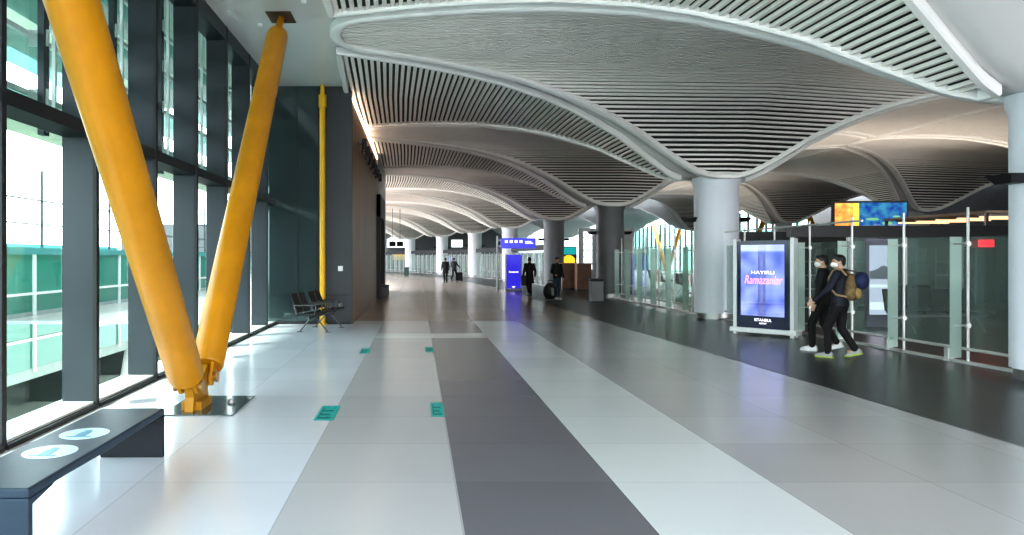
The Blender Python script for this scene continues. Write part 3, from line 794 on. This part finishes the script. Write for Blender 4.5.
# right facade
XR = 31.0
tag_ = None
mb = MB(); mb.box(XR-.1,-14,0,XR+.1,57,6.2); tag(mb.build('wall_right', mat('dim lounge wall', (.10,.10,.10), .6)), kind='structure')
for k in range(7):
    y = 57 + k*7.0
    w = structure('window_%d' % (20+k), (XR, y, 0))
    m = MB()
    for j in range(4): m.box(-.15, j*1.75-.04, 0, .05, j*1.75+.04, 6.0)
    m.box(-.08,0,3.0,.05,7,3.12); m.box(-.08,0,0,.05,7,.08); m.box(-.08,0,1.5,.03,7,1.55); m.build('frame', FRAME, w)
    m = MB(); m.box(-.005,0,0.08,.005,7,6.0); m.build('pane', glass('far glass', (.60,.80,.74), .1), w)
mb = MB(); mb.box(9, 104, 0, 36, 104.3, 6); tag(mb.build('wall_back', mat('pale far wall', (.55,.57,.57), .5)), kind='structure')
# pale partition with window strip behind the gate counters
p_ = structure('wall_partition', (pxX(582,47), 47, 0))
m = MB(); m.box(-.2,0,0,3.4,.15,3.6); m.build('panel', mat('pale partition', (.50,.53,.54), .5), p_)
m = MB()
for r_ in range(6):
    for c_ in range(2): m.box(.1+c_*.3,-.03,.9+r_*.42,.36+c_*.3,-.005,1.27+r_*.42)
m.build('window_strip', emis('bright strip window', (.85,.95,1.0), 1.0), p_)

# ---------------------------------------------------------------- outside
APR = mat('pale apron concrete', (.10,.16,.125), .8, scale=.3, var=.12)
mb = MB(); mb.add([(-400,-150,-5),(-4.3,-150,-5),(-4.3,400,-5),(-400,400,-5)], [(0,1,2,3)]); tag(mb.build('ground_apron', APR), kind='structure')
mb = MB(); mb.add([(31.3,-150,-5),(400,-150,-5),(400,400,-5),(31.3,400,-5)], [(0,1,2,3)]); tag(mb.build('ground_apron', APR), kind='structure')
def jet_bridge(x0, x1, y0, y1, lab):
    t = thing('boarding_bridge', lab, 'boarding bridge', (x0, y0, -5), 0, 'glass boarding bridges outside')
    LX, LY = x1-x0, y1-y0
    m = MB(); m.box(0,0,3.2,LX,LY,3.5); m.box(0,0,5.0,LX,LY,5.12); m.build('deck', mat('bridge grey', (.34,.40,.38), .6), t)
    m = MB(); m.box(-.1,-.1,6.75,LX+.1,LY+.1,6.95); m.build('roof', mat('bridge teal', (.05,.26,.24), .5), t)
    m = MB()
    for x in (0.02, LX-.02): m.box(x-.015,0,3.5,x+.015,LY,6.75)
    m.build('side_glazing', BRIDGEGL, t)
    m = MB(); n = max(2, int(LY/1.9))
    for i in range(n+1):
        y = LY*i/n
        for x in (0, LX): m.box(x-.06,y-.05,3.4,x+.06,y+.05,6.8)
    for z in (4.3, 5.6):
        for x in (0, LX): m.box(x-.05,0,z,x+.05,LY,z+.07)
    m.build('frame', WHITE, t)
    for y in (LY*.12, LY*.37, LY*.62, LY*.87):
        m = MB()
        for s in (-1, 1): m.tube((LX*.8, y, 3.2), (LX*.8, y+s*1.4, 0), .14, n=10)
        m.build('strut_pair', WHITE, t)
    m = MB(); nn = max(3, int(LY/2.2))
    for i in range(nn+1): m.box(LX-.03, LY*i/nn-.02, 6.9, LX+.03, LY*i/nn+.02, 9.2)
    for z in (7.6, 8.3): m.box(LX-.03,0,z,LX+.03,LY,z+.035)
    m.build('roof_screen', FRAME, t)
jet_bridge(-14.5, -11.0, 5, 44, 'teal glass boarding bridge outside the left windows, nearer')
jet_bridge(-24, -20, 50, 90, 'teal glass boarding bridge outside the left windows, farther')
def apron_block(x, y, w, d, h, lab):
    t = thing('terminal_block', lab, 'building', (x, y, -5))
    m = MB(); m.box(-w/2,-d/2,0,w/2,d/2,h); m.build('wall', mat('teal grey building', (.16,.34,.32), .6), t)
    m = MB(); m.box(-w/2-.3,-d/2-.3,h,w/2+.3,d/2+.3,h+.4); m.build('roof', mat('bridge teal', (.05,.26,.24), .5), t)
    m = MB()
    for i in range(int(d/3)):
        m.box(w/2,-d/2+.5+i*3,h*.45,w/2+.06,-d/2+2.6+i*3,h*.75)
    m.build('window_row', mat('block window', (.04,.14,.13), .15), t)
apron_block(-48, 60, 20, 60, 7.6, 'teal grey low terminal block beyond the left boarding bridges')
apron_block(-60, 10, 16, 30, 6.9, 'grey low building at the left edge outside')
# utility cart under the bridge
t = thing('baggage_cart', 'white baggage trolley on the apron below the left window', 'cart', (-9.0, 8.6, -5), .3)
m = MB(); m.box(-1.2,-.7,.5,1.2,.7,.62); m.build('deck', WHITE, t)
m = MB(); m.box(-1.2,-.7,.62,-1.12,.7,1.7); m.box(1.12,-.7,.62,1.2,.7,1.7); m.box(-1.2,-.7,1.65,1.2,-.62,1.73); m.box(-1.2,.62,1.65,1.2,.7,1.73); m.build('rail', WHITE, t)
for sx in (-.8,.8):
    for sy in (-.6,.6):
        m = MB(); m.tube((sx,sy-.06,.22),(sx,sy+.06,.22),.22,n=16); m.build('wheel', BLACK, t)
mb = MB(); mb.box(55,-20,-5,75,140,6); tag(mb.build('terminal_block', mat('teal grey building', (.16,.34,.32), .6)), 'long teal grey building seen beyond the far lounge windows', 'building')

# ---------------------------------------------------------------- people
def vec(*a): return Vector(a)
def capsule(m, p, q, r0, r1):
    m.tube(p, q, r0, r1, 12); m.ell(p, r0, r0, r0, nu=10, nv=7); m.ell(q, r1, r1, r1, nu=10, nv=7)
def person(label, loc, rz, H=1.70, stride=.30, top=(.01,.01,.014), leg=(.01,.01,.011), shoe=(.7,.7,.7), sole=None, coat=0.0, mask=False, lead=1,
           arms=None, headturn=0.0, vox=.012, hairlong=False, skirtcoat=False):
    k = H/1.70
    t = thing('person', label, 'person', loc, rz)
    S = lambda *p: Vector(p)*k
    hips = {s: S(s*.09, 0, .90) for s in (-1,1)}
    st = stride
    fwd, rear = lead, -lead
    knee = {fwd: S(fwd*.095, st*.55+.05, .50), rear: S(rear*.095, -st*.10+.03, .48)}
    ank = {fwd: S(fwd*.095, st*.75, .095), rear: S(rear*.095, -st*1.0, .095+.09*min(1, st/.3))}
    sh = {s: S(s*.175, -.01, 1.385) for s in (-1,1)}
    if arms is None: arms = {}
    el = {}; wr = {}
    for s in (-1,1):
        sw = st*.55*(-1 if s == fwd else 1)
        el[s] = S(*arms.get((s,'e'), (s*.235, -.03+sw*.5, 1.11))); wr[s] = S(*arms.get((s,'w'), (s*.235, .06+sw, .88)))
    Rh = Matrix.Rotation(headturn, 3, 'Z'); hc = S(0, .025, 1.585)
    # body ------------------------------------------------------
    m = MB()
    m.loft([(0,0,.80*k,.145*k,.10*k),(0,0,.92*k,.16*k,.11*k),(0,0,1.05*k,.135*k,.095*k),(0,.0,1.25*k,.155*k,.105*k),(0,-.01,1.37*k,.15*k,.085*k),(0,-.01,1.44*k,.07*k,.06*k)])
    capsule(m, S(0,-.01,1.40), S(0,.0,1.52), .056*k, .052*k)
    m.ell(hc, .074*k, .094*k, .115*k, Rh); m.ell(hc + Rh@S(0,.035,-.055), .056*k,.062*k,.062*k, Rh)
    m.ell(hc + Rh@S(0,.098,-.015), .014*k,.02*k,.024*k, Rh)
    for s in (-1,1): m.ell(hc + Rh@S(s*.075,-.005,-.01), .012*k,.02*k,.03*k, Rh)
    for s in (-1,1):
        capsule(m, sh[s], el[s], .047*k, .038*k); capsule(m, el[s], wr[s], .038*k, .026*k)
        d = (wr[s]-el[s]).normalized(); pal = wr[s] + d*.05*k
        side = d.cross(Vector((s,0,0))); side = side.normalized() if side.length > .1 else Vector((0,1,0))
        nrm = d.cross(side).normalized()
        Mh = Matrix((nrm, side, d)).transposed()
        m.ell(pal, .018*k, .042*k, .058*k, Mh)
        for f, (o_, ln) in enumerate(((-.030,.060),(-.010,.074),(.011,.068),(.031,.052))):
            a = pal + d*.04*k + side*o_*k; b = a + d*ln*.55*k; bend = Vector((-s*.3,0,0)); c = b + (d + bend).normalized()*ln*.5*k
            capsule(m, a, b, .0095*k, .009*k); capsule(m, b, c, .009*k, .0078*k)
        a = pal - d*.02*k + side*.036*k; b = a + (d*.6+side*.8).normalized()*.04*k; capsule(m, a, b, .0115*k, .0095*k); capsule(m, b, b + (d*.9+side*.3).normalized()*.03*k, .0095*k, .008*k)
        capsule(m, hips[s], knee[s], .078*k, .052*k); capsule(m, knee[s], ank[s], .052*k, .034*k)
        m.ell(ank[s] + S(0,.05,-.045), .038*k, .10*k, .03*k)
    b = m.build('body', SKIN, t, smooth=True); remesh(b, .010 if vox < .013 else .014, 1)
    # trousers
    m = MB(); g = .014*k
    m.loft([(0,0,.78*k,.15*k,.11*k),(0,0,.88*k,.175*k,.125*k),(0,0,1.0*k,.155*k,.115*k)])
    for s in (-1,1):
        capsule(m, hips[s], knee[s], .092*k, .068*k); capsule(m, knee[s], ank[s]+S(0,0,.005), .068*k, .055*k)
    o = m.build('trousers', mat('trousers %.3f %.3f %.3f' % leg, leg, .85, scale=8, var=.2), t, smooth=True); remesh(o, vox)
    # jacket
    m = MB(); lowz = .86 - coat
    rings = [(0,0,lowz*k,(.185+.03*(coat>.1))*k,.135*k)]
    if coat > .1: rings.append((0,0,.9*k,.175*k,.128*k))
    rings += [(0,0,1.0*k,.165*k,.122*k),(0,0,1.1*k,.165*k,.12*k),(0,-.005,1.25*k,.185*k,.128*k),(0,-.01,1.36*k,.178*k,.108*k),(0,-.01,1.42*k,.10*k,.08*k),(0,-.005,1.475*k,.072*k,.07*k)]
    m.loft(rings)
    for s in (-1,1):
        m.ell(sh[s], .072*k,.072*k,.072*k); capsule(m, sh[s], el[s], .066*k, .054*k); capsule(m, el[s], wr[s], .054*k, .042*k)
    o = m.build('jacket', mat('jacket %.3f %.3f %.3f' % top, top, .7, scale=8, var=.25), t, smooth=True); remesh(o, vox)
    # shoes
    for s in (-1,1):
        pit = 0 if s == fwd else min(.55, st*1.5)
        Ms = Matrix.Translation(ank[s]) @ Matrix.Rotation(-pit, 4, 'X')
        m = MB()
        prof = [(-.075,.036,.05),(-.05,.040,.075),(0,.042,.085),(.06,.045,.06),(.12,.048,.045),(.165,.040,.035),(.19,.022,.02)]
        vs = []; n = 10
        for (yy, w, hh) in prof:
            for i in range(n):
                th = PI*i/(n-1); vs.append(Ms @ (S(-w*math.cos(th), yy, -.075 + hh*math.sin(th)*1.25)))
        fs = []
        for j in range(len(prof)-1):
            for i in range(n-1): fs.append((j*n+i, j*n+i+1, (j+1)*n+i+1, (j+1)*n+i))
            fs.append((j*n+n-1, j*n, (j+1)*n, (j+1)*n+n-1))
        fs += [tuple(range(n)), tuple(reversed(range((len(prof)-1)*n, len(prof)*n)))]
        m.add(vs, fs); so = m.build('shoe', mat('shoe %.2f %.2f %.2f' % shoe, shoe, .6), t, smooth='auto')
        m = MB(); vs = []
        for zz in (-.095, -.07):
            for (yy, w, hh) in prof: vs.append(Ms @ S(-w*1.06, yy*1.03, zz))
            for (yy, w, hh) in reversed(prof): vs.append(Ms @ S(w*1.06, yy*1.03, zz))
        q = len(prof)*2
        m.add(vs, [tuple(range(q-1,-1,-1)), tuple(range(q,2*q))] + [(i,(i+1)%q,q+(i+1)%q,q+i) for i in range(q)])
        sl_ = sole or shoe
        m.build('sole', mat('sole %.2f %.2f %.2f' % sl_, sl_, .6), so)
    # hair
    m = MB(); m.ell(hc + Rh@S(0,-.018,.03), .083*k,.100*k,.098*k, Rh); m.ell(hc + Rh@S(0,-.05,-.01), .072*k,.062*k,.075*k, Rh); m.ell(hc + Rh@S(0,.05,.082), .062*k,.045*k,.03*k, Rh)
    if hairlong: m.ell(hc + Rh@S(0,-.07,-.09), .075*k,.045*k,.13*k, Rh)
    o = m.build('hair', HAIR, t, smooth=True); remesh(o, .010, 1)
    # eyes
    for s in (-1,1):
        m = MB(); m.ell(hc + Rh@S(s*.030,.085,.012), .012*k,.010*k,.007*k, Rh); m.build('eye', BLACK, t, smooth=True)
    m = MB(); m.ell(hc + Rh@S(0,.090,-.062), .022*k,.010*k,.006*k, Rh); m.build('mouth', mat('lips', (.35,.14,.12), .5), t, smooth=True)
    if mask:
        m = MB(); m.ell(hc + Rh@S(0,.045,-.045), .064*k,.072*k,.055*k, Rh); m.build('face_mask', WHITE, t, smooth=True)
        m = MB()
        for s in (-1,1): m.tube(hc + Rh@S(s*.06,.06,-.03), hc + Rh@S(s*.082,-.0,-.005), .003, n=6)
        m.build('mask_strap', WHITE, t)
    return t

# facing angle: local +Y is forward; rz=90deg faces -X
YA = 12.75; YB = 11.85
pa = person('person in black jacket and white sneakers with a face mask, walking behind the other', (pxX(823,YA), YA, 0), math.radians(50), 1.70, .20, (.004,.0045,.005), (.003,.003,.0035), (.70,.70,.70), mask=True, lead=-1, headturn=.50,
            arms={(1,'e'):(.235,-.02,1.11),(1,'w'):(.23,.03,.87),(-1,'e'):(-.235,.0,1.11),(-1,'w'):(-.225,.08,.87)})
pb = person('person in navy jacket and face mask, walking with a brown backpack', (pxX(840,YB), YB, 0), math.radians(42), 1.70, .20, (.005,.007,.018), (.003,.003,.0035), (.30,.31,.31), sole=(.30,.40,.04), mask=True, lead=-1, headturn=.65,
            arms={(1,'e'):(.27,-.08,1.12),(1,'w'):(.27,.02,.89),(-1,'e'):(-.26,.10,1.13),(-1,'w'):(-.24,.30,.96)})
# backpack of the navy person (local frame of person B)
def in_frame(o, ref): o.location = ref.location; o.rotation_euler = ref.rotation_euler
bp = thing('backpack', 'brown and olive backpack on the back of the person in navy', 'backpack'); in_frame(bp, pb)
m = MB(); m.ell((0,-.175,1.20),.145,.10,.20); m.ell((0,-.17,1.08),.145,.11,.13); o = m.build('main_bag', mat('olive brown canvas', (.17,.115,.05), .8, scale=14, var=.4), bp, smooth=True); remesh(o, .012)
m = MB(); m.ell((0,-.27,1.08),.105,.045,.10); o = m.build('front_pocket', mat('tan canvas', (.30,.20,.075), .8, scale=14, var=.3), bp, smooth=True)
for s in (-1,1):
    m = MB(); m.path([(s*.09,-.13,1.36),(s*.11,-.05,1.465),(s*.115,.06,1.44),(s*.125,.125,1.33),(s*.135,.125,1.18),(s*.17,-.0,1.05),(s*.12,-.14,1.02)], .018); m.build('strap', mat('tan strap', (.32,.22,.13), .8), bp)
sb_ = thing('shoulder_bag', 'dark blue rounded bag hanging over the brown backpack', 'bag'); in_frame(sb_, pb)
m = MB(); m.ell((.03,-.31,1.28),.145,.105,.145, Matrix.Rotation(.3,3,'Y')); m.build('bag_body', mat('royal blue fabric', (.012,.022,.075), .7, scale=10), sb_, smooth=True)
m = MB(); m.path([(.03,-.27,1.41),(.0,-.22,1.43),(-.06,-.10,1.46),(-.10,.0,1.47)], .012); m.build('strap', BLACK, sb_)

def suitcase(x, y, rz, s, lab, c=(.012,.012,.014)):
    t = thing('suitcase', lab, 'suitcase', (x,y,0), rz)
    m = MB(); m.box(-.20*s,-.12*s,.05*s,.20*s,.12*s,.62*s); m.build('shell', mat('suitcase %.2f' % c[0], c, .4), t, bevel=.03*s)
    m = MB(); m.path([(-.11*s,.06*s,.62*s),(-.11*s,.06*s,.98*s),(.11*s,.06*s,.98*s),(.11*s,.06*s,.62*s)], .010*s); m.build('handle', STEEL, t)
    for a in (-1,1):
        for b in (-1,1):
            m = MB(); m.tube((a*.15*s-.015*s, b*.08*s, .03*s),(a*.15*s+.015*s, b*.08*s, .03*s), .03*s, n=12); m.build('wheel', BLACK, t)
    return t
Y = 28.6
person('person in black top and blue jeans standing with a dark bag by the shaded column', (pxX(557,Y), Y, 0), math.radians(200), 1.68, .05, (.004,.004,.005), (.035,.075,.105), (.55,.55,.55), vox=.015,
       arms={(1,'w'):(.20,.16,1.02)})
t = thing('duffel_bag', 'dark rounded travel bag on the floor beside the person in jeans', 'bag', (pxX(550,28.0), 28.0, 0))
m = MB(); m.ell((0,0,.35),.27,.22,.34); m.build('bag_body', mat('bag black', (.016,.017,.02), .6), t, smooth=True)
m = MB(); m.path([(-.12,-.1,.62),(-.08,-.08,.78),(.08,-.08,.78),(.12,-.1,.62)], .016); m.build('handle', BLACK, t)
m = MB(); m.hexa([(.03,-.235,.2),(.12,-.215,.2),(.12,-.19,.2),(.03,-.2,.2)],[(.0,-.22,.5),(.10,-.21,.5),(.10,-.17,.5),(.0,-.17,.5)]); m.build('pale_stripe', GREYP, t)
m = MB(); m.box(-.2,-.15,0,.2,.15,.06); m.build('base', BLACK, t)
Y = 31.2
person('person in long black coat walking away beside the blue totem', (pxX(529.5,Y), Y, 0), math.radians(10), 1.68, .20, (.003,.003,.0035), (.003,.003,.003), (.05,.05,.05), coat=.30, vox=.015)
t = thing('carrier_bag', 'dark bag carried at the left side of the person in the long black coat', 'bag', (pxX(523.6,Y), Y, .45))
m = MB(); m.hexa([(-.10,-.09,0),(.10,-.09,0),(.10,.09,0),(-.10,.09,0)],[(-.13,-.06,.42),(.13,-.06,.42),(.13,.06,.42),(-.13,.06,.42)]); m.build('bag_body', mat('bag black', (.016,.017,.02), .6), t, bevel=.02)
m = MB(); m.path([(-.07,0,.41),(.0,0,.53),(.07,0,.41)], .01); m.build('handle', BLACK, t)
Y = 47.5
person('distant person in dark coat walking away past the far columns', (pxX(445.5,Y), Y, 0), math.radians(5), 1.66, .20, (.003,.003,.004), (.003,.003,.004), (.04,.04,.04), coat=.18, vox=.02)
Y = 50.5
person('distant person in dark clothes pushing an upright black suitcase', (pxX(454,Y), Y, 0), math.radians(-40), 1.66, .22, (.003,.004,.006), (.003,.003,.004), (.30,.30,.30), vox=.02,
       arms={(1,'e'):(.26,.15,1.15),(1,'w'):(.25,.38,1.02)})
suitcase(pxX(459.6,50.4), 50.75, .2, 1.05, 'upright black suitcase beside the distant person pushing it')

# ceiling dots / downlights
for k, (x, y) in enumerate(((-2.2, 9.2), (-1.9, 12.0), (-2.9, 13.2))):
    m = MB(); m.tube((x,y,ZFLAT-.04),(x,y,ZFLAT),.04,.05,14)
    tag(m.build('ceiling_sensor', WHITE), 'tiny white sensor on the flat ceiling, %s from the front' % ORD[k], 'sensor', 'ceiling sensors')
c = MAPP(2*RH-1.9, 2-.20, 0); 

# ---------------------------------------------------------------- light, sky, camera
w = bpy.data.worlds.new('World'); sc.world = w; w.use_nodes = True; nt = w.node_tree
bg = nt.nodes['Background']
tc = nt.nodes.new('ShaderNodeTexCoord'); sp = nt.nodes.new('ShaderNodeSeparateXYZ'); nt.links.new(tc.outputs['Generated'], sp.inputs[0])
cr = nt.nodes.new('ShaderNodeValToRGB'); cr.color_ramp.elements[0].position = 0.0; cr.color_ramp.elements[0].color = (.95,.98,1,1)
cr.color_ramp.elements[1].position = .8; cr.color_ramp.elements[1].color = (.55,.74,1.0,1)
nz = nt.nodes.new('ShaderNodeTexNoise'); nz.inputs['Scale'].default_value = 2.5; nz.inputs['Detail'].default_value = 6
nt.links.new(tc.outputs['Generated'], nz.inputs['Vector'])
mx = nt.nodes.new('ShaderNodeMix'); mx.data_type = 'RGBA'; mx.inputs[7].default_value = (1,1,1,1)
mr = nt.nodes.new('ShaderNodeMath'); mr.operation = 'MULTIPLY'; mr.inputs[1].default_value = .6
nt.links.new(nz.outputs['Fac'], mr.inputs[0]); nt.links.new(mr.outputs[0], mx.inputs[0])
nt.links.new(sp.outputs[2], cr.inputs[0]); nt.links.new(cr.outputs[0], mx.inputs[6]); nt.links.new(mx.outputs[2], bg.inputs['Color'])
bg.inputs['Strength'].default_value = 5.0
sun = bpy.data.lights.new('sun', 'SUN'); sun.energy = 5.0; sun.angle = math.radians(3); sun.color = (1,.96,.88)
for (x_, y_, z_, sx_, sy_, e_) in ((16.4, 24.2, 3.3, 9, 4, 110), (15.0, 40.0, 2.9, 6, 8, 110), (13.2, 13.0, 2.9, 4, 4, 25)):
    al = bpy.data.lights.new('lounge_fill', 'AREA'); al.shape = 'RECTANGLE'; al.size = sx_; al.size_y = sy_; al.energy = e_; al.color = (1,.90,.78)  # added fill light without a fixture, brightens the lounge ceiling
    ao = bpy.data.objects.new('lounge_fill', al); COL.objects.link(ao); ao.location = (x_, y_, z_); ao.rotation_euler = (PI, 0, 0)
so = bpy.data.objects.new('sun', sun); COL.objects.link(so)
so.rotation_euler = Vector((.62, .40, -.68)).to_track_quat('-Z', 'Y').to_euler()
cam = bpy.data.cameras.new('camera'); co = bpy.data.objects.new('camera', cam); COL.objects.link(co)
co.location = (0, 0, CAMZ); co.rotation_euler = (PI/2, 0, 0)
cam.sensor_width = 36; cam.lens = F/1024*36; cam.shift_x = (512-CX)/1024; cam.shift_y = -(267.5-CY)/1024
cam.clip_end = 1000; sc.camera = co
sc.view_settings.view_transform = 'Standard'; sc.view_settings.look = 'None'; sc.view_settings.exposure = 0.76
sc.view_settings.use_curve_mapping = True
cmap = sc.view_settings.curve_mapping; cv = cmap.curves[3]
for x_, y_ in ((.03, .021), (.12, .112), (.30, .32), (.60, .70)): cv.points.new(x_, y_)
cmap.update()
sc.cycles.use_denoising = True; sc.cycles.max_bounces = 10; sc.cycles.diffuse_bounces = 5; sc.cycles.transparent_max_bounces = 24
sc.cycles.sample_clamp_indirect = 6
